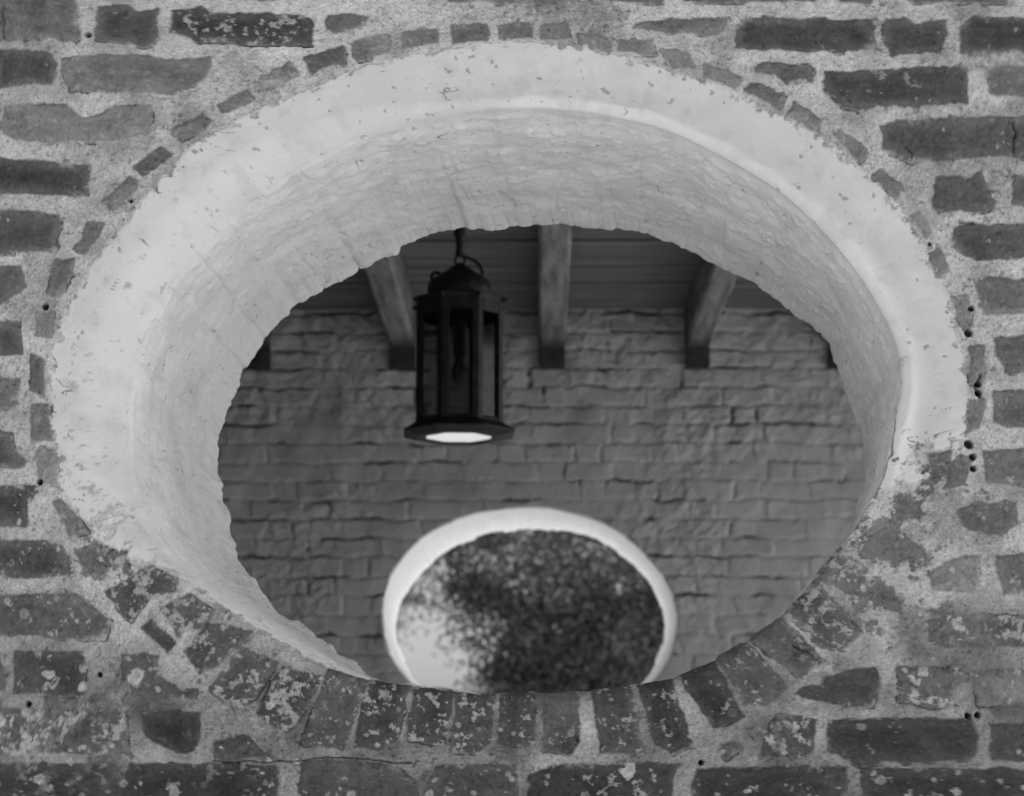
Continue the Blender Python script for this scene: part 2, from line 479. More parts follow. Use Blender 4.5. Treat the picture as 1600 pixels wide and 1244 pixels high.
# ring of bricks round the opening: small ends still bare above, whole bricks below
RING = [
 ([(475,90),(534,73),(537,95),(486,111)],80,.2), ([(407,125),(449,98),(466,118),(412,140)],124,.5), ([(343,167),(385,140),(397,157),(348,177)],104,.3),
 ([(270,203),(316,181),(331,192),(285,216)],104,.2), ([(209,263),(253,231),(265,241),(225,275)],80,.2), ([(162,317),(203,279),(214,290),(176,331)],104,.2),
 ([(120,385),(138,351),(164,353),(132,395)],84,.2), ([(78,456),(90,408),(118,405),(100,457)],84,.1), ([(56,525),(62,489),(84,489),(79,528)],108,.3),
 ([(44,609),(49,557),(71,562),(64,616)],84,.1), ([(51,687),(51,634),(78,633),(78,688)],96,.2), ([(59,704),(93,707),(98,761),(64,754)],118,.6),
 ([(83,783),(98,780),(138,828),(112,838)],104,.5),
 ([(554,78),(557,64),(604,56),(608,78),(564,91)],108,.2), ([(626,54),(684,46),(685,64),(628,74)],100,.3), ([(707,42),(760,39),(763,62),(709,68)],92,.2),
 ([(782,42),(827,37),(831,57),(787,61)],100,.2), ([(844,41),(885,39),(891,61),(844,61)],100,.1), ([(903,56),(942,56),(954,68),(954,81),(905,70)],106,.4),
 ([(969,64),(1020,64),(1025,83),(969,79)],108,.2), ([(1037,78),(1075,84),(1087,106),(1050,104)],104,.2), ([(1104,103),(1158,122),(1151,138),(1102,120)],106,.2),
 ([(1165,142),(1175,132),(1222,149),(1217,171)],84,.1), ([(1232,179),(1244,162),(1281,186),(1280,206)],104,.1), ([(1308,216),(1313,204),(1352,233),(1344,252)],104,.2),
 ([(1367,274),(1377,265),(1408,290),(1404,306)],112,.2), ([(1425,338),(1436,334),(1452,362),(1446,372)],120,.3), ([(1452,398),(1469,390),(1484,425),(1465,430)],98,.1),
 ([(1492,467),(1513,464),(1519,508),(1506,515)],110,.3), ([(1514,543),(1535,542),(1533,594),(1518,594)],100,.2), ([(1513,628),(1536,626),(1526,667),(1508,677)],100,.1),
 ([(1487,721),(1499,711),(1513,717),(1503,758),(1481,765)],86,.2),
 # whole bare bricks of the sill side
 ([(118,858),(138,853),(169,891),(145,907)],98,.4), ([(154,858),(203,864),(199,880),(169,887)],98,.8),
 ([(159,925),(236,884),(272,900),(275,922),(216,952),(203,969)],72,.75), ([(253,952),(294,925),(334,950),(324,975),(280,993)],84,.85),
 ([(221,979),(236,967),(277,1003),(262,1021)],56,.1), ([(289,1020),(324,972),(392,985),(345,1040),(314,1055)],72,.6),
 ([(329,1074),(378,1010),(436,1036),(400,1087),(368,1111)],74,.7), ([(397,1119),(442,1043),(505,1062),(465,1128),(449,1145)],62,.75),
 ([(472,1160),(494,1074),(562,1075),(552,1100),(536,1175)],72,.45), ([(562,1076),(630,1082),(622,1148),(591,1172),(550,1170)],60,.6),
 ([(641,1078),(700,1083),(699,1162),(635,1155)],64,.75), ([(706,1085),(770,1088),(766,1162),(746,1175),(706,1175)],70,.7),
 ([(783,1088),(838,1088),(837,1162),(807,1172),(778,1165)],60,.55), ([(849,1087),(905,1087),(908,1162),(895,1182),(851,1178)],75,.3),
 ([(935,1084),(988,1080),(1010,1175),(938,1178),(933,1145)],70,.5), ([(1004,1078),(1060,1064),(1080,1160),(1050,1178),(1025,1165)],55,.45),
 ([(1068,1062),(1126,1036),(1161,1114),(1111,1140)],52,.35), ([(1134,1030),(1170,1008),(1232,1077),(1195,1104),(1165,1101)],74,.5),
 ([(1178,1000),(1228,965),(1293,1033),(1249,1064)],80,.2), ([(1240,955),(1286,905),(1344,983),(1317,1023),(1293,1013)],78,.75),
 ([(1300,890),(1350,868),(1368,905),(1347,935),(1320,932)],92,.85), ([(1345,850),(1384,822),(1413,838),(1404,878),(1364,872)],106,.8),
 ([(1398,800),(1420,768),(1446,776),(1438,812)],104,.6), ([(1452,712),(1480,706),(1482,748),(1456,750)],88,.5),
]
PAINT = [(850,64),(760,68),(700,76),(600,95),(540,112),(470,142),(400,174),(338,206),(292,238),(250,280),(205,333),(165,385),(130,440),(102,490),(84,540),(76,600),(76,650),(84,700),
         (94,750),(118,795),(160,845),(210,872),(262,890),(330,932),(400,980),(480,1026),(540,1046),(590,1040),(640,1025),(840,1020),(990,1010),(1080,975),(1170,910),(1240,850),(1300,806),(1345,790),
         (1410,770),(1455,745),(1490,715),(1505,680),(1511,620),(1506,560),(1491,500),(1470,440),(1440,380),(1400,320),(1345,262),(1280,213),(1210,176),(1130,138),(1050,110),(960,84)]
HOLES = [(1518,482,4),(1514,520,6),(1529,600,4),(1529,614,5),(1514,694,7),(1520,714,5),(1521,732,4.5),(138,54,4),(71,479,5),(62,753,4),(155,1054,3),(44,1100,3.2),(1513,1118,4),(1528,1117,4),
         (1453,381,2),(205,314,2),(1095,1192,3),(797,1090,0.1)]
PITS = [(1360,800,10)]

def front_surface(P, nrm, Q, S, traced=True, ANG=None):
    """displaced points, tone and grit of the outer wall at base points P (n,3)"""
    p = P.astype(np.float32)
    q = Q.copy()
    w1 = fbm(p, 0.045, 3, 1); w2 = fbm(p, 0.045, 3, 11)
    w3 = fbm(p, 0.010, 2, 21); w4 = fbm(p, 0.010, 2, 31)
    qw = q + np.stack([w1 * 0.006 + w3 * 0.0022, w2 * 0.006 + w4 * 0.0022], 1)
    n_lo = fbm(p, 0.16, 3, 41)
    n_mid = fbm(p, 0.035, 3, 51)
    n_hi = fbm(p, 0.0065, 2, 61, 0.7)
    n_gr = vnoise(p / np.float32(0.0034), 71)
    # low part of the wall: older, dirtier mortar
    zl0, zl1 = at(800, 1160, 0)[1], at(800, 800, 0)[1]
    low = 1 - sm(zl0, zl1, P[:, 2] + 0.08 * n_lo)
    n_bl = fbm(p, 0.07, 3, 45)
    n_g2 = vnoise((p / np.float32(0.0052)) @ _rot, 73)
    n_st = fbm(p * np.float32([0.18, 1, 1]), 0.012, 2, 47)
    mortar = lin(161) * (1 + 0.16 * n_mid + 0.26 * n_hi + 0.10 * n_gr + 0.18 * n_g2 + 0.10 * n_st)
    mortar = mortar * (1 - 0.42 * sm(0.22, 0.6, n_hi * 0.7 + n_g2 * 0.45))          # dark sand grains and pits
    mortar = mortar * (1 - 0.30 * sm(0.05, 0.55, n_bl + 0.3 * n_hi))
    mortar = mortar * (1 + 0.16 * sm(0.1, 0.5, -n_bl))
    mortar = mortar * (1 - 0.55 * low * (0.9 + 0.5 * n_bl))
    mortar = mortar * (1 - 0.35 * sm(0.25, 0.6, n_lo + 0.3 * n_hi))
    tone = mortar
    height = 0.0030 * n_mid + 0.0014 * n_hi + 0.0008 * n_gr + 0.0022 * n_bl - 0.0016 * sm(0.25, 0.6, n_hi * 0.7 + n_g2 * 0.45)
    grit = np.ones(len(p))
    bmask = np.zeros(len(p))
    def lay(d, bt, crust, hgt, idx, ring=0):
        nonlocal tone, height, grit, bmask
        dd = d + 0.0016 * n_hi[idx] + 0.0008 * n_g2[idx]
        m = sm(-0.0018, 0.0026, dd)
        nm, nh, nl, ng = n_mid[idx], n_hi[idx], n_lo[idx], n_gr[idx]
        nb = n_bl[idx]; g2 = n_g2[idx]
        t = bt * (0.90 + 0.34 * nm + 0.22 * nh + 0.42 * nb + 0.10 * ng + 0.12 * g2)
        # drag marks of the moulded face
        dr = fbm(p[idx] * np.float32([0.22, 1, 1]), 0.008, 2, 85)
        t = t * (1 + 0.16 * dr)
        # darker sandy pits, paler grains
        t = t * (1 - 0.45 * sm(0.35, 0.65, nh)) * (1 + 0.45 * sm(0.35, 0.7, g2 * 0.6 - nh * 0.5))
        # film of lime from the joints
        fl = (1 - sm(0.0, 0.020, dd + 0.010 * nm + 0.006 * nh)) * (0.20 + 0.22 * nb) + 0.05 * sm(0.1, 0.5, -nb)
        fl = np.clip(fl, 0, 0.6)
        t = t * (1 - fl) + tone[idx] * 0.75 * fl
        # pale crust: lime and lichen left on the brick
        c2 = fbm(p[idx], 0.012 if ring else 0.018, 4, 81, 0.7)
        thr = 0.56 - 0.62 * crust
        cm = sm(thr, thr + 0.16, c2 + 0.25 * nh + 0.12 * w1[idx]) * min(1, 0.35 + crust)
        t = t * (1 - cm) + (lin(138 if ring else 152) * (0.85 + 0.25 * nh + 0.2 * ng)) * cm
        edge = 1 - sm(0.0, 0.007, dd)
        t = t * (1 - 0.12 * edge)
        # mortar smeared over the edge
        smr = sm(0.2, 0.6, w1[idx] * 0.9 + nh * 0.5) * (1 - sm(0.0, 0.012, dd))
        m = m * (1 - (0.35 if ring else 0.8) * smr)
        tone[idx] = tone[idx] * (1 - m) + t * m
        hb = hgt * sm(-0.001, 0.008, dd) + 0.0024 * nm + 0.0009 * nh + 0.0012 * cm + 0.0015 * nb + 0.0008 * dr
        # hairline gap beside the brick
        gap = np.exp(-((dd + 0.0008) / 0.0012) ** 2) * sm(0.1, 0.5, w2[idx] * 1.2)
        height[idx] = height[idx] * (1 - m) + hb * m - 0.0040 * gap
        tone[idx] = tone[idx] * (1 - 0.55 * gap)
        grit[idx] = grit[idx] * (1 - m) + (0.45 + 0.4 * cm) * m
        bmask[idx] = np.maximum(bmask[idx], m)
    def stretch(poly):
        c = poly.mean(0); o_ = OC + (c - OC) * np.array([0.45, 1.0]) - np.array([0, 0.5])
        u = (OC - c) / np.linalg.norm(OC - c)
        out = poly.copy()
        for i in range(len(out)):
            if (out[i] - c) @ u > 0: out[i] = out[i] + u * 0.05
        return out
    if traced:
        rr = np.random.default_rng(3)
        for bl, ring in ((BRICKS, 0), (RING, 1)):
            for pts, tn, crust in bl:
                poly = poly_at(pts, 0.0)
                lo, hi = poly.min(0) - 0.062, poly.max(0) + 0.062
                idx = np.nonzero((q[:, 0] > lo[0]) & (q[:, 0] < hi[0]) & (q[:, 1] > lo[1]) & (q[:, 1] < hi[1]) & (S < 0.09))[0]
                if len(idx) == 0: continue
                if ring and pts[0][1] > 880 and 440 < pts[0][0] < 1420: poly = stretch(poly)
                d = sdpoly(qw[idx], poly)
                lay(d + (0.0012 if ring and pts[0][1] > 770 else 0.0035 * ring), lin(tn), crust, rr.uniform(-0.001, 0.0045), idx, ring)
        fx0, fz0 = at(-60, 1290, 0); fx1, fz1 = at(1660, -30, 0)
        ins = (q[:, 0] > fx0) & (q[:, 0] < fx1) & (q[:, 1] > fz0) & (q[:, 1] < fz1)
    else:
        ins = np.zeros(len(p), bool)
    idx = np.nonzero(~ins & (S < -0.05))[0]
    if len(idx):
        d, bid, _, _ = bond(qw[idx], zb, CH, 0.242, 0.122, 0.022, 5)
        d = np.minimum(d, np.where(ins[idx], -1, 1))
        tn = np.random.default_rng(8).choice([62, 66, 72, 80, 92, 100, 104], 4096)
        lay(d, lin(tn[bid]), 0.2, 0.002, idx)
    # ---------------- dark algae and round lichens on the damp lower courses
    alg = sm(0.02, 0.45, fbm(p, 0.13, 3, 87) + 0.25 * n_mid) * low * (1 - 0.7 * sm(-0.14, -0.10, S))
    tone = tone * (1 - alg * (0.45 * (1 - bmask) + 0.18 * bmask))
    if traced:
        rl = np.random.default_rng(31)
        lo_idx = np.nonzero((low > 0.05) & (S < 0.04))[0]
        ql = qw[lo_idx]
        for _ in range(170):
            lx_ = rl.uniform(-20, 1620); ly_ = 1244 - 400 * rl.uniform(0, 1) ** 1.6
            c = np.array(at(lx_, ly_, 0)); r = rl.choice([.0028, .004, .006, .009, .013], p=[.44, .31, .16, .07, .02])
            near_ = np.nonzero((np.abs(ql[:, 0] - c[0]) < 2 * r) & (np.abs(ql[:, 1] - c[1]) < 2 * r))[0]
            if len(near_) == 0: continue
            ii = lo_idx[near_]
            dd_ = np.hypot((ql[near_, 0] - c[0]) * rl.uniform(0.7, 1.2), ql[near_, 1] - c[1]) + 0.4 * r * n_hi[ii]
            k = (1 - sm(r * 0.75, r, dd_)) * rl.uniform(0.35, 0.85)
            val = lin(rl.uniform(112, 172)) * (1 - 0.25 * sm(0.7 * r, 0.2 * r, dd_) * (r > .005)) * (1 + 0.3 * n_hi[ii])
            tone[ii] = tone[ii] * (1 - k) + val * k
            height[ii] = height[ii] + 0.0008 * k
    if traced:
        blob = np.zeros(len(p))
        for x, y, rad, a in ((1385,850,62,1),(1430,880,50,.8),(1375,925,50,.9),(1345,965,50,.7),(1445,755,34,.9),(1415,790,40,1),(1300,1010,60,.5),(1450,960,60,.5),(135,872,40,.75),(190,872,36,.75),
                             (240,915,30,.5),(300,945,30,.5),(100,1140,110,.6),(1235,1150,60,.5),(380,1165,70,.5)):
            c = np.array(at(x, y, 0)); rm = rad / 1000
            blob = np.maximum(blob, a * np.exp(-((q - c) ** 2).sum(1) / rm ** 2))
        bn = fbm(p, 0.026, 5, 95, 0.68)
        bk = sm(0.42, 0.56, blob * 0.75 + bn * 0.75) * (S < 0.06)
        bt = lin(88) * (1 + 0.5 * n_mid + 0.35 * n_hi + 0.3 * n_bl)
        tone = tone * (1 - 0.85 * bk) + bt * 0.85 * bk
        height = height - 0.0022 * bk
        pk = sm(0.30, 0.42, fbm(p, 0.02, 4, 97, 0.65)) * np.clip(blob * 1.3, 0, 1) * (S < 0.06)
        tone = tone * (1 - 0.7 * pk) + lin(165) * (1 + 0.25 * n_hi) * 0.7 * pk
        height = height + 0.0012 * pk
    # ---------------- whitewash
    A = spline(poly_at(PAINT, 0.0), 240)
    sdA = np.full(len(p), -1.0)
    near = np.nonzero(S > -0.25)[0]
    sdA[near] = sdpoly(q[near], A)
    sdA[S > 0.05] = np.maximum(sdA[S > 0.05], 0.05)
    low_side = sm(at(800, 900, 0)[1], at(800, 700, 0)[1], q[:, 1])      # 0 low, 1 high
    wear = np.zeros(len(p))
    for x, y, rad, a in ((120,740,120,.52),(140,830,110,.7),(1460,730,60,.9),(1420,800,90,.95),(90,600,60,.3),(1370,850,70,.9),(300,300,60,.1),(1480,520,60,.25),(240,880,80,.5),(420,1000,70,.5),(500,1050,70,.6)):
        c = np.array(at(x, y, 0)); rm = rad / 1000
        wear = np.maximum(wear, a * np.exp(-((q - c) ** 2).sum(1) / rm ** 2))
    c3 = fbm(p, 0.018, 4, 91, 0.62)
    sharp = 0.0045
    pm = sm(-0.004, 0.004, sdA + 0.005 * w1 + 0.0045 * n_hi + 0.004 * c3)
    pm = pm * (1 - sm(1.0, 1.14, wear * 1.25 + c3 * 0.75 + 0.15 * n_hi + 0.25))
    edgew = (1 - sm(0.0, 0.03, sdA)) * 0.5
    pm = pm * (1 - sm(0.68, 0.8, c3 * 0.8 + edgew * 1.35 + 0.12 * n_hi))
    rv = sm(-0.02, 0.05, S)
    white = lin(182) * (1 + 0.11 * rv) * (1 + 0.035 * n_mid + 0.05 * n_lo + 0.02 * n_hi + 0.04 * n_bl)
    # grey spotting on the exposed face of the whitewash
    lef = np.exp(-((q[:, 0] - at(110, 620, 0)[0]) / 0.09) ** 2) * np.exp(-((q[:, 1] - at(110, 680, 0)[1]) / 0.22) ** 2)
    sp = sm(0.40, 0.7, fbm(p, 0.007, 3, 101) + 0.25 * n_lo + 0.30 * lef - 0.14)
    white = white * (1 - 0.30 * sp * (1 - 0.6 * rv))
    # brush-streaked stains
    pst = np.stack([p[:, 0] * 1.0, p[:, 1] * 0.25, p[:, 2] * 1.0], 1)
    st = fbm(pst, 0.03, 3, 111)
    white = white * (1 - 0.10 * sm(0.1, 0.6, st)) * (1 - 0.07 * sm(0.1, 0.5, fbm(p, 0.1, 4, 113)))
    # short dark cracks and chips
    pr = np.stack([p[:, 0] * 0.55, p[:, 1] * 0.8, p[:, 2] * 1.9], 1)
    cr = np.abs(fbm(pr, 0.045, 2, 121))
    gate = sm(0.36, 0.5, fbm(p, 0.055, 2, 131) + 0.07 * rv)
    crack = (1 - sm(0.0, 0.022, cr)) * gate
    chip = sm(0.64, 0.72, fbm(p, 0.012, 2, 141) + 0.12 * n_mid)
    white = white * (1 - 0.65 * crack) * (1 - 0.35 * chip)
    # height of the painted masonry: lumpy old bricks under many coats
    lump = fbm(p, 0.11, 3, 151); l2 = fbm(p, 0.04, 2, 161); l3 = fbm(p, 0.014, 2, 171)
    # edges of thick old coats: low steps following irregular outlines
    t1 = fbm(p, 0.085, 4, 163, 0.6); t2 = fbm(p, 0.05, 3, 167, 0.6)
    terr = sm(-0.018, 0.018, t1) + 0.8 * sm(0.16, 0.20, t1) + 0.7 * sm(0.10, 0.14, t2) + 0.5 * l2 * l2
    ang = ANG if ANG is not None else np.arctan2(q[:, 1] - OC[1], (q[:, 0] - OC[0]) * 0.77)
    jn = np.abs(((ang / (2 * math.pi) * 46 + 0.12 * lump) % 1) - 0.5)         # joints between the bricks of the ring
    jg = np.exp(-((0.5 - jn) / 0.05) ** 2) * sm(-0.3, 0.4, fbm(p, 0.12, 2, 181))
    row = np.abs((((P[:, 1] - 0.01) / 0.115 + 0.1 * l2) % 1) - 0.5)
    rg = np.exp(-((0.5 - row) / 0.03) ** 2) * sm(-0.2, 0.4, fbm(p, 0.1, 2, 191))
    rvw = sm(0.0, 0.05, S)
    ph = 0.0015 + (0.0085 * lump + 0.0036 * l2 + 0.0009 * l3 + 0.0021 * terr) * (0.15 + 0.85 * rvw) - 0.0028 * jg * (0.12 + 0.88 * rvw) - 0.002 * rg * rvw * 0.8 - 0.0022 * crack - 0.0015 * chip
    # rolled lip of many coats along the upper and right arris
    uu = (q[:, 0] - OC[0]) / 0.6; vv_ = (q[:, 1] - OC[1]) / 0.46
    lipw = sm(-0.35, 0.25, uu) * sm(-0.6, -0.1, vv_)
    sl = S + 0.006 * w1
    lip = np.exp(-((sl + 0.013) / 0.010) ** 2) * lipw
    groove = np.exp(-((sl + 0.045) / 0.014) ** 2) * lipw * (0.6 + 0.6 * n_bl)
    ph = ph + 0.0055 * lip - 0.003 * groove
    white = white * (1 + 0.08 * lip) * (1 - 0.10 * np.clip(groove, 0, 1))
    tone = tone * (1 - pm) + white * pm
    height = height * (1 - pm) + ph * pm
    grit = grit * (1 - pm) + 0.10 * pm
    if traced:
        for x, y, r in HOLES:
            c = np.array(at(x, y, 0)); d = np.hypot(q[:, 0] - c[0], q[:, 1] - c[1]) + 0.0006 * n_hi
            k = 1 - sm(r * 0.00085, r * 0.00085 + 0.002, d)
            height = height - 0.016 * k
            tone = tone * (1 - 0.85 * k)
        for pts, wd, dp in (([(1583,190),(1589,205),(1584,222),(1582,240)], 0.0016, 0.004), ([(1418,228),(1428,240),(1425,250)], 0.001, 0.002),
                            ([(1409,600),(1401,650),(1393,700),(1384,735),(1366,775)], 0.0014, 0.003), ([(1530,620),(1524,600),(1529,586)], 0.003, 0.006),
                            ([(1498,347),(1522,347)], 0.003, 0.005), ([(310,66),(400,69),(486,70)], 0.0012, 0.003), ([(333,1190),(540,1187),(640,1190)], 0.0014, 0.003),
                            ([(1240,1007),(1262,1020),(1280,1032)], 0.0009, 0.002)):
            d = dline(qw, poly_at(pts, 0.0))
            k = np.exp(-(d / wd) ** 2)
            height = height - dp * k
            tone = tone * (1 - 0.7 * k)
    tone = np.clip(tone, 0.012, 0.85)
    return P + nrm * height[:, None], tone * TONE_GAIN, grit, sdA
TONE_GAIN = 1.15

mat_face = surf_mat('old brick and lime mortar', rough=0.95, grain=0.28, size=420, bump=0.5, bumpsize=450, spec=0.15)
mat_white = surf_mat('limewash on brick', rough=0.85, grain=0.25, size=420, bump=0.25, bumpsize=260, spec=0.2)

def radius_front(B, O, hb):
    u = (B[:, 0] - O[0]) / hb[0]; v = (B[:, 1] - O[1]) / hb[1]
    left = sm(0.1, -0.9, u) * sm(-0.75, -0.2, v)
    low = sm(-0.35, -0.8, v)
    return 0.006 + 0.066 * left + 0.016 * low
x0f, z0f = at(-75, 1300, 0); x1f, z1f = at(1675, -40, 0)
FRECT = (x0f, x1f, min(z0f, at(1675, 1300, 0)[1]), z1f)
NF = 2300
P, Q, S, info = fan(CUR_B, CUR_C, 0.0, WT, FRECT, radius_front, NF, 230, 22, 170)
OC = info['O']
NRM = grid_normals(P)
shp = P.shape[:2]
_b = info['B'] - OC
ANG = np.tile(np.arctan2(_b[:, 1], _b[:, 0] * 0.77), shp[0])
V, tone, grit, sdA = front_surface(P.reshape(-1, 3), NRM.reshape(-1, 3), Q.reshape(-1, 2), S.reshape(-1), ANG=ANG)
F = grid_faces(*shp)
# back edge broken and uneven
# which part each face belongs to
sA = sdA.reshape(shp)[:-1]; sS = S[:-1]
isw = (sA > 0) | (sS > 0.055)
isr = ~isw & (sS > -0.118)
front = empty('brick_wall', (0, 0, 0))
tag(front, 'weathered outer brick wall with thick pale mortar joints and a large whitewashed oval opening', 'wall')
at_ = {'tone': tone, 'grit': grit}
mesh_np('brick_face', V, F[~isw & ~isr].reshape(-1, 4), mat_face, front, attrs=at_)
o = mesh_np('brick_ring', V, F[isr].reshape(-1, 4), mat_face, front, attrs=at_)
o['label'] = 'ring of brick ends set radially round the oval opening'
o = mesh_np('whitewashed_reveal', V, F[isw].reshape(-1, 4), mat_white, front, attrs=at_)
o['label'] = 'thick whitewashed inner face of the oval opening, worn off at the sill'

# the rest of the wall: outer field, back face, top and ends
WX0, WX1, WZ0, WZ1 = -6.4, 3.4, -0.05, 4.05
def sheet(x0, x1, z0, z1, step, y=0.0):
    nx, nz = max(2, int((x1 - x0) / step) + 1), max(2, int((z1 - z0) / step) + 1)
    X, Z = np.meshgrid(np.linspace(x0, x1, nx), np.linspace(z0, z1, nz))
    Pp = np.stack([X.ravel(), np.full(X.size, y), Z.ravel()], 1)
    i = np.arange(nz - 1)[:, None]; j = np.arange(nx - 1)[None, :]
    f = np.stack([i * nx + j, i * nx + j + 1, (i + 1) * nx + j + 1, (i + 1) * nx + j], -1).reshape(-1, 4)
    return Pp, f
vv, ff, n0 = [], [], 0
a0, a1, b0, b1 = FRECT
for (x0, x1, z0, z1) in ((WX0, a0, WZ0, WZ1), (a1, WX1, WZ0, WZ1), (a0, a1, b1, WZ1), (a0, a1, WZ0, b0)):
    pp, f = sheet(x0, x1, z0, z1, 0.010)
    vv.append(pp); ff.append(f + n0); n0 += len(pp)
vv = np.vstack(vv); ff = np.vstack(ff)
v2, t2, g2, _ = front_surface(vv, np.tile([0, -1.0, 0], (len(vv), 1)), vv[:, [0, 2]], np.full(len(vv), -1.0), traced=False)
mesh_np('outer_field', v2, ff, mat_face, front, attrs={'tone': t2, 'grit': g2})
mat_paint = surf_mat('painted brick', rough=0.8, grain=0.08, size=150, bump=0.3, bumpsize=90, spec=0.2, base=0.42, vary=0.08)
def back_shell(name, C, Yb, Y0, x0, x1, z0, z1, mat, parent):
    """inner face with the opening in it, and the ends and top of the wall"""
    n = len(C)
    O = C.mean(0)
    dv = C - O; dv /= np.linalg.norm(dv, axis=1)[:, None]
    tx = np.where(dv[:, 0] > 0, x1 - O[0], x0 - O[0]) / np.where(abs(dv[:, 0]) < 1e-9, 1e-9, dv[:, 0])
    tz = np.where(dv[:, 1] > 0, z1 - O[1], z0 - O[1]) / np.where(abs(dv[:, 1]) < 1e-9, 1e-9, dv[:, 1])
    RR = O + dv * np.minimum(tx, tz)[:, None]
    for cx in (x0, x1):
        for cz in (z0, z1):
            k = np.argmin(np.hypot(RR[:, 0] - cx, RR[:, 1] - cz)); RR[k] = (cx, cz)
    # meet the displaced back edge a little inside it
    V_ = np.vstack([np.stack([C[:, 0], np.full(n, Yb), C[:, 1]], 1), np.stack([RR[:, 0], np.full(n, Yb), RR[:, 1]], 1), np.stack([RR[:, 0], np.full(n, Y0), RR[:, 1]], 1)])
    i = np.arange(n); j = (i + 1) % n
    F_ = np.vstack([np.stack([i, i + n, j + n, j], 1), np.stack([i + n, i + 2 * n, j + 2 * n, j + n], 1)])
    return mesh_np(name, V_, F_, mat, parent, smooth=False)
Vb = V.reshape(shp + (3,))
bc = Vb[-1][::5]
back_shell('inner_face', bc[:, [0, 2]], WT - 0.001, 0.002, WX0 + 0.004, WX1 - 0.004, WZ0, WZ1 - 0.004, mat_paint, front)

# ------------------------------------------------------------------ far wall: painted brick with a second oval opening
def far_surface(P, nrm, Q, S):
    p = P.astype(np.float32)
    q = Q
    w1 = fbm(p, 0.10, 3, 201); w2 = fbm(p, 0.10, 3, 211); w3 = fbm(p, 0.025, 2, 221); w4 = fbm(p, 0.025, 2, 231)
    qw = q + np.stack([w1 * 0.016 + w3 * 0.005, w2 * 0.013 + w4 * 0.006], 1)
    d, bid, dx, dz = bond(qw, FZ0, FCH, 0.225, 0.115, 0.012, 15, 0.010)
    rr = np.random.default_rng(21)
    hb = rr.uniform(-0.004, 0.006, 4096); tl = rr.uniform(-0.02, 0.02, 4096)
    n_lo = fbm(p, 0.25, 2, 241); n_mid = fbm(p, 0.05, 3, 251); n_hi = fbm(p, 0.015, 2, 261)
    rough_zone = sm(-0.25, 0.35, fbm(p, 0.45, 2, 271) + 0.9 * sm(at(800, 760, FAR_Y)[1], at(800, 640, FAR_Y)[1], P[:, 2]) - 0.35)
    mz = sm(-0.006, 0.007, dz + 0.004 * n_mid)
    mx = sm(-0.006, 0.009, dx + 0.004 * n_mid)
    vz = fbm(p, 0.16, 2, 285)
    mx = 1 - (1 - mx) * sm(-0.15, 0.5, vz)                  # most upright joints are painted over
    mz = 1 - (1 - mz) * sm(-0.8, -0.15, fbm(p * np.float32([.5, 1, 1]), 0.12, 2, 287))
    m = mx * mz
    depth = 0.005 + 0.006 * sm(-0.2, 0.5, n_lo)
    deep = sm(0.02, 0.4, fbm(p * np.float32([.45, 1, 1]), 0.07, 3, 281) + 0.2 * rough_zone - 0.08)
    gapd = 1 - sm(-0.0045, -0.0005, np.minimum(dz, dx + 0.008 * (vz < 0.32)))
    h = (0.7 * hb[bid] + depth) * m - 0.018 * gapd * deep
    h = h + (0.0085 * n_mid + 0.004 * n_hi) * (0.35 + 0.85 * rough_zone) + 0.008 * n_lo + 0.006 * rough_zone * np.abs(fbm(p * np.float32([.6, 1, 1]), 0.07, 3, 289))
    rv = sm(-0.008, 0.004, S)
    lump = fbm(p, 0.09, 3, 291)
    h = h * (1 - rv) + (0.006 * lump + 0.002 * n_mid) * rv
    tone = 0.425 * (1 + 0.06 * n_mid + 0.08 * n_lo + 0.04 * n_hi)
    tone = tone * (1 - 0.6 * deep * gapd)
    tone = tone * (1 - 0.18 * sm(0.3, 0.6, fbm(p, 0.2, 3, 301)))
    tone = tone * (1 - rv) + 0.91 * (1 - 0.05 * sm(0.1, 0.6, lump)) * rv
    return P + nrm * h[:, None], np.clip(tone, 0.02, 0.9), np.full(len(p), 0.25), rv
FCH = (at(800, 722, FAR_Y)[1] - at(800, 1040, FAR_Y)[1]) / 10.6
FZ0 = at(800, 722, FAR_Y)[1] - 60 * FCH
fx0 = at(180, 700, FAR_Y)[0]; fx1 = at(1500, 700, FAR_Y)[0]
FAR_RECT = (fx0, fx1, at(800, 1190, FAR_Y)[1], at(800, 440, FAR_Y)[1])
P2, Q2, S2, info2 = fan(CUR_E, CUR_F, FAR_Y, WT, FAR_RECT, lambda B, O, hb: np.full(len(B), 0.012), 1300, 230, 6, 50, 1.15)
N2 = grid_normals(P2)
V2, T2, G2, RV2 = far_surface(P2.reshape(-1, 3), N2.reshape(-1, 3), Q2.reshape(-1, 2), S2.reshape(-1))
F2 = grid_faces(*P2.shape[:2])
far = empty('painted_brick_wall', (0, FAR_Y, 0))
tag(far, 'grey painted inner brick wall behind the lantern, with a smaller looking white rimmed oval opening', 'wall')
V2l = V2 - np.array([0, FAR_Y, 0])
mat_far = surf_mat('painted rough brick', rough=0.8, grain=0.12, size=160, bump=0.35, bumpsize=110, spec=0.2)
mat_farw = surf_mat('fresh white paint', rough=0.75, grain=0.06, size=120, bump=0.2, bumpsize=90, spec=0.2)
rvm = (S2[:-1] > -0.004)
mesh_np('brick_face', V2l, F2[~rvm].reshape(-1, 4), mat_far, far, attrs={'tone': T2, 'grit': G2})
o = mesh_np('white_reveal', V2l, F2[rvm].reshape(-1, 4), mat_farw, far, attrs={'tone': T2, 'grit': G2})
o['label'] = 'bright white painted inner face of the small oval opening'
vv, ff, n0 = [], [], 0
a0, a1, b0, b1 = FAR_RECT
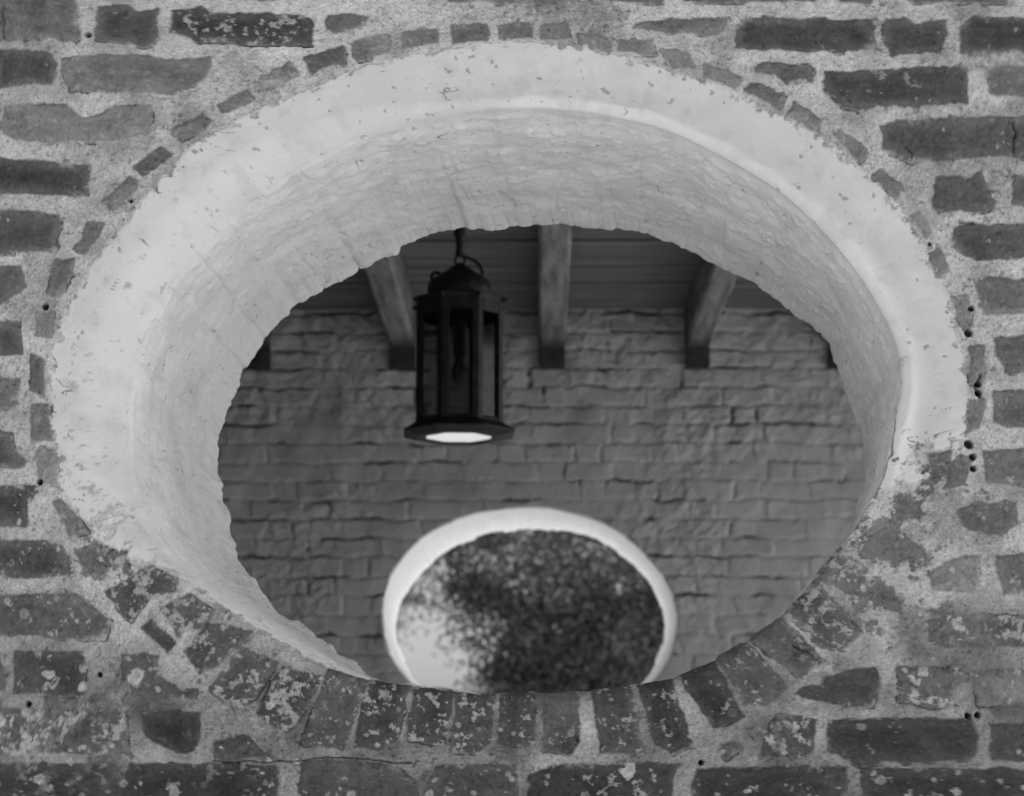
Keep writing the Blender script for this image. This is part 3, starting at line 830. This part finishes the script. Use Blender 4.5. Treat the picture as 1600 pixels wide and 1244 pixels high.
for (x0, x1, z0, z1) in ((WX0, a0, WZ0, WZ1), (a1, WX1, WZ0, WZ1), (a0, a1, b1, WZ1), (a0, a1, WZ0, b0)):
    pp, f = sheet(x0, x1, z0, z1, 0.014, FAR_Y)
    vv.append(pp); ff.append(f + n0); n0 += len(pp)
vv = np.vstack(vv); ff = np.vstack(ff)
v3, t3, g3, _ = far_surface(vv, np.tile([0, -1.0, 0], (len(vv), 1)), vv[:, [0, 2]], np.full(len(vv), -1.0))
mesh_np('outer_field', v3 - np.array([0, FAR_Y, 0]), ff, mat_far, far, attrs={'tone': t3, 'grit': g3})
bc = V2l.reshape(P2.shape)[-1][::4]
back_shell('outer_face', bc[:, [0, 2]], WT - 0.001, 0.03, WX0 + 0.004, WX1 - 0.004, WZ0, WZ1 - 0.004, mat_paint, far)

bm = bmesh.new()
add_box(bm, WX0 + 0.01, WX0 + 0.35, WT + 0.003 - FAR_Y, -0.03, 0.0, WZ1 - 0.02, 0.01)
obj_bm('unseen_end_wall', bm, mat_paint, far)  # out of view, added to close the left end and darken that side
# ------------------------------------------------------------------ timber ceiling
CEIL = at(800, 487, FAR_Y)[1]                     # underside of the boards
JB = at(800, 546, FAR_Y)[1]                       # underside of the joists
mat_board = surf_mat('ceiling boards', rough=0.75, grain=0.2, size=20, bump=0.3, bumpsize=30, spec=0.25, base=0.145, vary=0.35, varysize=5, scale=(0.35, 6, 6))
mat_joist = surf_mat('old joist timber', rough=0.85, grain=0.3, size=30, bump=0.5, bumpsize=40, spec=0.2, vary=0.5, varysize=5, scale=(6, 0.5, 6))
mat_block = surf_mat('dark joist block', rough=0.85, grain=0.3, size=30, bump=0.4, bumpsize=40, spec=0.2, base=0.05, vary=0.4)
ceil = empty('timber_ceiling', (0, 0, CEIL))
tag(ceil, 'dark board ceiling carried on exposed joists above the hanging lantern', 'ceiling')
bm = bmesh.new()
y = WT + 0.002
k = 0
while y < FAR_Y - 0.02:
    y1 = min(y + 0.118, FAR_Y - 0.004)
    dz = random.uniform(0, 0.010)
    add_box(bm, WX0 + 0.36, WX1 - 0.02, y, y1, dz, 0.03 + dz, 0.006)
    y = y1 + 0.013
obj_bm('board_deck', bm, mat_board, ceil)
bm = bmesh.new()
add_box(bm, WX0 - 0.3, WX1 + 0.3, -0.25, FAR_Y + WT + 0.3, WZ1 - CEIL + 0.006, WZ1 - CEIL + 0.10, 0.01)
obj_bm('unseen_roof_slab', bm, mat_board, ceil)  # unseen slab over the passage, added to keep the sun out
jx = [(at(px, 560, FAR_Y)[0]) for px in (404, 631, 862, 1090, 1313)]
stepj = (jx[-1] - jx[0]) / 4
jxs = [jx[0] - k * stepj for k in range(10, 0, -1)] + jx + [jx[-1] + k * stepj for k in range(1, 5)]
for i, x in enumerate(jxs):
    if x < WX0 + 0.5 or x > WX1 - 0.1: continue
    bm = bmesh.new()
    w = 0.058 + random.uniform(-0.004, 0.004)
    tw = random.uniform(-0.012, 0.012)
    yy = np.linspace(WT + 0.004, FAR_Y - 0.016, 44)
    prev = None
    for yv in yy:
        ox = tw * (yv / FAR_Y - 0.5) + random.uniform(-0.0025, 0.0025)
        oz = random.uniform(-0.003, 0.003)
        c = 0.012
        ring = [(-w, 0.0), (-w, JB - CEIL + c), (-w + c, JB - CEIL), (w - c, JB - CEIL), (w, JB - CEIL + c), (w, 0.0)]
        vs_ = [bm.verts.new((x + ox + a + random.uniform(-.0012, .0012), yv, -0.002 if b == 0 else b + oz)) for a, b in ring]
        if prev:
            for a in range(len(ring) - 1):
                bm.faces.new((prev[a], vs_[a], vs_[a + 1], prev[a + 1]))
        else:
            bm.faces.new(vs_)
        prev = vs_
    bm.faces.new(prev[::-1])
    bmesh.ops.recalc_face_normals(bm, faces=bm.faces)
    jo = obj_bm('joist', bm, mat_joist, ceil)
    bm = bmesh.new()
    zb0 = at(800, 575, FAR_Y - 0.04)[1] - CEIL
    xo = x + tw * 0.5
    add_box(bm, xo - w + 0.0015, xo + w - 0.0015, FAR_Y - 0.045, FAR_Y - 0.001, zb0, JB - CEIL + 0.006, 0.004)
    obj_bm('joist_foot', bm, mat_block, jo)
    me = jo.data
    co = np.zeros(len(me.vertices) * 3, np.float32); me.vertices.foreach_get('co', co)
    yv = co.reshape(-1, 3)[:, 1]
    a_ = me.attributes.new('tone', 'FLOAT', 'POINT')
    a_.data.foreach_set('value', (0.055 + 0.145 * (1 - sm(FAR_Y - 0.34, FAR_Y - 0.06, yv))).astype(np.float32))       # tone darker towards the far wall
    a_ = me.attributes.new('grit', 'FLOAT', 'POINT')
    a_.data.foreach_set('value', np.ones(len(yv), np.float32))

# ------------------------------------------------------------------ lantern
LY = 5.55 - DIST
def L_at(px, py): return at(px, py, LY)
lx, lz = L_at(717, 683)
MPP = 5.55 / FPX / math.cos(PITCH) ** 0          # metres per pixel at the lantern
mat_iron, nt_i, b_i = new_mat('black iron')
N_, L_ = nt_i.nodes, nt_i.links
tcx = N_.new('ShaderNodeTexCoord'); nz = N_.new('ShaderNodeTexNoise'); nz.inputs['Scale'].default_value = 35; nz.inputs['Detail'].default_value = 5
rampi = N_.new('ShaderNodeValToRGB')
rampi.color_ramp.elements[0].color = (0.006, 0.006, 0.006, 1); rampi.color_ramp.elements[1].color = (0.026, 0.026, 0.026, 1)
rampi.color_ramp.elements[0].position = 0.35; rampi.color_ramp.elements[1].position = 0.75
L_.new(tcx.outputs['Object'], nz.inputs['Vector']); L_.new(nz.outputs[0], rampi.inputs[0]); L_.new(rampi.outputs[0], b_i.inputs['Base Color'])
b_i.inputs['Metallic'].default_value = 0.0
b_i.inputs['Specular IOR Level'].default_value = 0.3
b_i.inputs['Roughness'].default_value = 0.55
mat_glass, nt_g, b_g = new_mat('old smoked glass')
N_, L_ = nt_g.nodes, nt_g.links
N_.remove(b_g)
tr = N_.new('ShaderNodeBsdfTransparent'); tr.inputs[0].default_value = (0.36, 0.36, 0.36, 1)
gl = N_.new('ShaderNodeBsdfGlossy'); gl.inputs['Roughness'].default_value = 0.08; gl.inputs[0].default_value = (0.9, 0.9, 0.9, 1)
fw = N_.new('ShaderNodeLayerWeight'); fw.inputs[0].default_value = 0.35
fr = N_.new('ShaderNodeMath'); fr.operation = 'MULTIPLY_ADD'; fr.inputs[1].default_value = 0.03; fr.inputs[2].default_value = 0.012
L_.new(fw.outputs['Facing'], fr.inputs[0])
mxg = N_.new('ShaderNodeMixShader')
L_.new(fr.outputs[0], mxg.inputs[0]); L_.new(tr.outputs[0], mxg.inputs[1]); L_.new(gl.outputs[0], mxg.inputs[2])
L_.new(mxg.outputs[0], N_['Material Output'].inputs[0])
mat_glow, nt_l, b_l = new_mat('emissive white pane')
b_l.inputs['Base Color'].default_value = (0.7, 0.7, 0.7, 1)
b_l.inputs['Emission Color'].default_value = (1, 1, 1, 1)
b_l.inputs['Emission Strength'].default_value = 0.26  # pane emits evenly by itself, the bulb above does not
mat_bulb, _, b_b = new_mat('unlit bulb glass')
b_b.inputs['Base Color'].default_value = (0.10, 0.10, 0.10, 1); b_b.inputs['Roughness'].default_value = 0.2
lan = empty('lantern', (lx, LY, lz), R(9))
tag(lan, 'black eight sided iron lantern with glass panes and a bright bottom, hanging from the ceiling', 'lantern')
def zrel(py, dy=0.0): return at(717, py, LY + dy)[1] - lz
SEG = 8
RB = 67.5 * MPP / math.cos(math.pi / 8) * 0.985
z_b, z_t = zrel(664), zrel(474)
rot0 = R(22.5)
def octv(r, z, k): return Vector((r * math.cos(rot0 + k * math.pi / 4), r * math.sin(rot0 + k * math.pi / 4), z))
# skirt at the bottom
bm = bmesh.new()
add_lathe(bm, [(RB + 0.001, z_b + 0.012), (RB + 0.004, z_b), (RB * 1.15, zrel(670)), (RB * 1.315, zrel(677)), (RB * 1.315, zrel(678.5)), (RB * 0.98, zrel(685)), (RB * 0.78, zrel(685.5)), (RB * 0.765, zrel(680))], SEG, rot0)
obj_bm('skirt', bm, mat_iron, lan)
bm = bmesh.new()
vs_ = [bm.verts.new(octv(RB * 0.772, zrel(682), k)) for k in range(SEG)]
vt_ = [bm.verts.new(octv(RB * 0.772, zrel(682) + 0.004, k)) for k in range(SEG)]
bm.faces.new(vs_[::-1]); bm.faces.new(vt_)
for k in range(SEG): bm.faces.new((vs_[k], vs_[(k + 1) % SEG], vt_[(k + 1) % SEG], vt_[k]))
o = obj_bm('bottom_pane', bm, mat_glow, lan)
o['label'] = 'bright white octagonal pane in the lantern bottom'
# posts and panes
for k in range(SEG):
    bm = bmesh.new()
    c = octv(RB, 0, k); t = Vector((-c.y, c.x, 0)).normalized(); n_ = c.normalized()
    pts = [(-0.014, -0.012), (0.014, -0.012), (0.016, -0.002), (0.0, 0.004), (-0.016, -0.002)]
    A = [bm.verts.new(c + t * a + n_ * b + Vector((0, 0, z_b))) for a, b in pts]
    B_ = [bm.verts.new(c + t * a + n_ * b + Vector((0, 0, z_t))) for a, b in pts]
    for i in range(5): bm.faces.new((A[i], A[(i + 1) % 5], B_[(i + 1) % 5], B_[i]))
    bm.faces.new(A[::-1]); bm.faces.new(B_)
    obj_bm('post', bm, mat_iron, lan)
for k in range(SEG):
    bm = bmesh.new()
    a, b = octv(RB * 0.955, 0, k), octv(RB * 0.955, 0, k + 1)
    bm.faces.new([bm.verts.new(v) for v in (a + Vector((0, 0, z_b + 0.006)), b + Vector((0, 0, z_b + 0.006)), b + Vector((0, 0, z_t - 0.03)), a + Vector((0, 0, z_t - 0.03)))])
    obj_bm('glass_pane', bm, mat_glass, lan)
# top rail, crown with small corner tips, hood, cone
bm = bmesh.new()
add_lathe(bm, [(RB * 0.94, zrel(497)), (RB + 0.003, zrel(497)), (RB + 0.004, zrel(478)), (RB * 1.05, zrel(473)), (RB * 1.05, zrel(470)), (RB * 0.80, zrel(466))], SEG, rot0)
for k in range(SEG):
    c = octv(RB * 1.03, z_t, k)
    n_ = Vector((c.x, c.y, 0)).normalized(); c = Vector((c.x, c.y, zrel(476)))
    add_tube(bm, [c - n_ * 0.006, c + n_ * 0.008 + Vector((0, 0, 0.001)), c + n_ * 0.014 + Vector((0, 0, 0.005))], [0.009, 0.007, 0.003], 6)
obj_bm('top_rail', bm, mat_iron, lan)
bm = bmesh.new()
rh = 51.5 * MPP
add_lathe(bm, [(rh * 0.97, zrel(467)), (rh * 1.02, zrel(462)), (rh, zrel(446)), (rh * 0.93, zrel(440)), (rh * 0.86, zrel(438)), (rh * 0.55, zrel(428)), (rh * 0.28, zrel(418)), (rh * 0.12, zrel(413)), (0.006, zrel(411))], 28)
obj_bm('hood', bm, mat_iron, lan, smooth=True)
# ring, hanger and electric cable
bm = bmesh.new()
zc = zrel(407)
add_tube(bm, [(0.015 * math.cos(a), 0, zc + 0.015 * math.sin(a)) for a in np.linspace(0, 2 * math.pi, 17)], 0.004, 8, cap=False)
obj_bm('hanging_ring', bm, mat_iron, lan, smooth=True)
bm = bmesh.new()
ztop = JB - lz + 0.10
add_tube(bm, [(0, 0, zrel(402)), (0, 0, zrel(385)), (0, 0, zrel(372)), (0, 0, zrel(366)), (0, 0, zrel(340)), (0, 0, CEIL - lz + 0.002)], [0.015, 0.012, 0.014, 0.020, 0.012, 0.011], 10)
obj_bm('hanger', bm, mat_iron, lan, smooth=True)
def loop(pts, r):
    bm = bmesh.new()
    P_ = [Vector((( x - 714.5) * MPP, 0.0, zrel(y))) for x, y in pts]
    out = []
    for i in range(len(P_) - 1):
        p0, p1, p2, p3 = P_[max(i - 1, 0)], P_[i], P_[i + 1], P_[min(i + 2, len(P_) - 1)]
        for t in np.linspace(0, 1, 6, endpoint=False):
            out.append(0.5 * (2 * p1 + (p2 - p0) * t + (2 * p0 - 5 * p1 + 4 * p2 - p3) * t * t + (3 * p1 - p0 - 3 * p2 + p3) * t ** 3))
    out.append(P_[-1])
    add_tube(bm, out, r, 8)
    return bm
obj_bm('cable', loop([(718,400),(728,403),(742,410),(750,421),(750,430),(742,438)], 0.0055), mat_iron, lan, smooth=True)
obj_bm('side_loop', loop([(686,440),(677,443),(670,438),(670,429),(679,427),(692,433)], 0.0055), mat_iron, lan, smooth=True)
bm = bmesh.new()
add_lathe(bm, [(0.004, zrel(560)), (0.012, zrel(563)), (0.021, zrel(575)), (0.024, zrel(585)), (0.018, zrel(597)), (0.004, zrel(602))], 16)
obj_bm('bulb', bm, mat_bulb, lan, smooth=True)
bm = bmesh.new()
add_lathe(bm, [(0.019, zrel(500)), (0.019, zrel(555)), (0.013, zrel(562)), (0.002, zrel(562))], 16)
obj_bm('bulb_holder', bm, mat_iron, lan, smooth=True)
lan.rotation_euler.z = R(4)

# ------------------------------------------------------------------ ground
mat_ground = surf_mat('pale gravel', rough=0.95, grain=0.3, size=60, bump=0.6, bumpsize=80, spec=0.1, base=0.64, vary=0.2, varysize=0.4)
bm = bmesh.new()
nG = 60
g = [-1500, -600, -250, -100, -50, -25, -12, -6, -3, 0, 3, 6, 12, 25, 50, 100, 250, 600, 1500]
gv = [[bm.verts.new((x, yv, 0.0)) for x in g] for yv in g]
for i in range(len(g) - 1):
    for j in range(len(g) - 1):
        bm.faces.new((gv[i][j], gv[i][j + 1], gv[i + 1][j + 1], gv[i + 1][j]))
tag(obj_bm('ground', bm, mat_ground), None, None, kind='structure')
mat_floor = surf_mat('brick paving', rough=0.9, grain=0.2, size=60, bump=0.3, bumpsize=60, spec=0.2, base=0.26, vary=0.2, varysize=3)
bm = bmesh.new()
add_box(bm, WX0, WX1, WT + 0.002, FAR_Y - 0.03, -0.02, 0.006)
tag(obj_bm('floor', bm, mat_floor), None, None, kind='structure')

# ------------------------------------------------------------------ trees beyond
mat_leaf, nt_f, b_f = new_mat('leaf')
N_, L_ = nt_f.nodes, nt_f.links
at_n = N_.new('ShaderNodeAttribute'); at_n.attribute_name = 'tone'
cbn = N_.new('ShaderNodeCombineColor')
for k in range(3): L_.new(at_n.outputs['Fac'], cbn.inputs[k])
L_.new(cbn.outputs[0], b_f.inputs['Base Color'])
b_f.inputs['Roughness'].default_value = 0.45
b_f.inputs['Specular IOR Level'].default_value = 0.5
tl_ = N_.new('ShaderNodeBsdfTranslucent'); L_.new(cbn.outputs[0], tl_.inputs[0])
mxl = N_.new('ShaderNodeMixShader'); mxl.inputs[0].default_value = 0.15
L_.new(b_f.outputs[0], mxl.inputs[1]); L_.new(tl_.outputs[0], mxl.inputs[2])
L_.new(mxl.outputs[0], N_['Material Output'].inputs[0])
mat_bark = surf_mat('bark', rough=0.95, grain=0.4, size=25, bump=0.8, bumpsize=20, spec=0.1, base=0.07, vary=0.3, varysize=4, scale=(1, 1, 0.3))
def limb(bm, p, d, length, r, depth, tips):
    pts, rad = [p.copy()], [r]
    q = p.copy(); dd = d.normalized()
    n = 6
    for i in range(n):
        dd = (dd + Vector((random.gauss(0, .16), random.gauss(0, .16), random.gauss(0.02, .10)))).normalized()
        q = q + dd * length / n
        pts.append(q.copy()); rad.append(r * (1 - 0.62 * (i + 1) / n))
    add_tube(bm, pts, rad, 8 if depth > 1 else 5)
    if depth == 0:
        tips += pts[2:]
        return
    for k in range(3 if depth > 1 else 4):
        i = random.randint(2, n)
        a = random.uniform(0, 2 * math.pi)
        nd = (dd + 0.95 * Vector((math.cos(a), math.sin(a), random.uniform(-0.35, 0.5)))).normalized()
        limb(bm, pts[i], nd, length * random.uniform(0.55, 0.75), rad[i] * 0.72, depth - 1, tips)
    tips += pts[-2:]
def tree(label, x, y, h, rad, nleaf, seed, leaf=0.085, zlow=0.8, tone=0.07, dens=1.0, fork=0.16):
    random.seed(seed)
    rg = np.random.default_rng(seed)
    t = empty('oak_tree', (x, y, 0))
    tag(t, label, 'tree', 'trees beyond the far opening')
    bm = bmesh.new()
    tips = []
    add_tube(bm, [(0, 0, -0.1), (0.02, 0, 0.5), (-0.05, 0.04, 1.1), (0.05, 0.0, h * (fork + 0.08))], [0.42, 0.30, 0.26, 0.23], 14)
    for k in range(7):
        a = k / 7 * 2 * math.pi + random.uniform(-.3, .3)
        limb(bm, Vector((0.03, 0, h * (fork + 0.014 * k))), Vector((math.cos(a), math.sin(a), random.uniform(0.1, 0.9))), rad * random.uniform(0.5, 0.7), 0.14, 2, tips)
    obj_bm('trunk', bm, mat_bark, t, smooth=True)
    tp = np.array([tuple(v) for v in tips])
    # leaf clumps: along the twigs and hanging from them, plus the shell of the crown
    nc = int(520 * dens)
    a = rg.uniform(0, 2 * math.pi, nc); zz = rg.uniform(-1, 1, nc); rr_ = rg.uniform(0.45, 1, nc) ** 0.6
    cz = zlow + (h - zlow) * 0.5
    sh = np.stack([np.cos(a) * np.sqrt(1 - zz ** 2) * rr_ * rad, np.sin(a) * np.sqrt(1 - zz ** 2) * rr_ * rad, cz + zz * rr_ * (h - zlow) * 0.5], 1)
    cl = np.vstack([tp[rg.integers(0, len(tp), nc)], sh])
    keep = cl[:, 2] > zlow
    cl = cl[keep]
    cs = rg.uniform(0.12, 0.40, len(cl))
    ct = rg.uniform(0.35, 1.9, len(cl))
    ci = rg.integers(0, len(cl), nleaf)
    g3 = rg.normal(0, 1, (nleaf, 3)); g3[:, 2] *= 0.7
    c = cl[ci] + g3 * cs[ci][:, None] * 0.62
    drop = rg.random(nleaf) < 0.25
    c[:, 2] -= np.where(drop, rg.uniform(0, 0.6, nleaf), 0)
    u = rg.normal(0, 1, (nleaf, 3)); u /= np.linalg.norm(u, axis=1)[:, None]
    w = rg.normal(0, 1, (nleaf, 3)); w -= (w * u).sum(1)[:, None] * u; w /= np.linalg.norm(w, axis=1)[:, None]
    ln = leaf * rg.uniform(0.6, 1.35, nleaf)[:, None]
    nrm_ = np.cross(u, w)
    Vl = np.stack([c - u * ln, c + w * ln * 0.42 + nrm_ * ln * 0.12, c + u * ln, c - w * ln * 0.42 + nrm_ * ln * 0.12], 1).reshape(-1, 3)
    Fl = np.arange(nleaf * 4).reshape(-1, 4)
    tn = np.repeat(np.clip(tone * ct[ci] * rg.uniform(0.6, 1.5, nleaf), 0.02, 0.2), 4)
    mesh_np('crown', Vl, Fl, mat_leaf, t, smooth=False, attrs={'tone': tn})
    return t
tree('dense dark oak filling most of the small oval opening, nearest of the trees', 2.15, 20.0, 9.0, 3.4, 260000, 5, 0.037, 1.0, 0.06, 1.7)
tree('dark oak behind the nearest tree, to the right in the small oval opening', 4.6, 28.0, 10.5, 4.8, 120000, 9, 0.045, 0.7, 0.055)
tree('tall dark oak far behind, seen between the nearer trees in the small oval opening', 5.3, 40.0, 13.0, 5.0, 90000, 21, 0.06, 2.2, 0.055, 1.0, 0.2)
tree('loose leaved oak with sky showing through, at the left of the small oval opening', -4.3, 27.0, 11.5, 4.0, 150000, 13, 0.036, 3.3, 0.07, 1.2, 0.34)
random.seed(99)
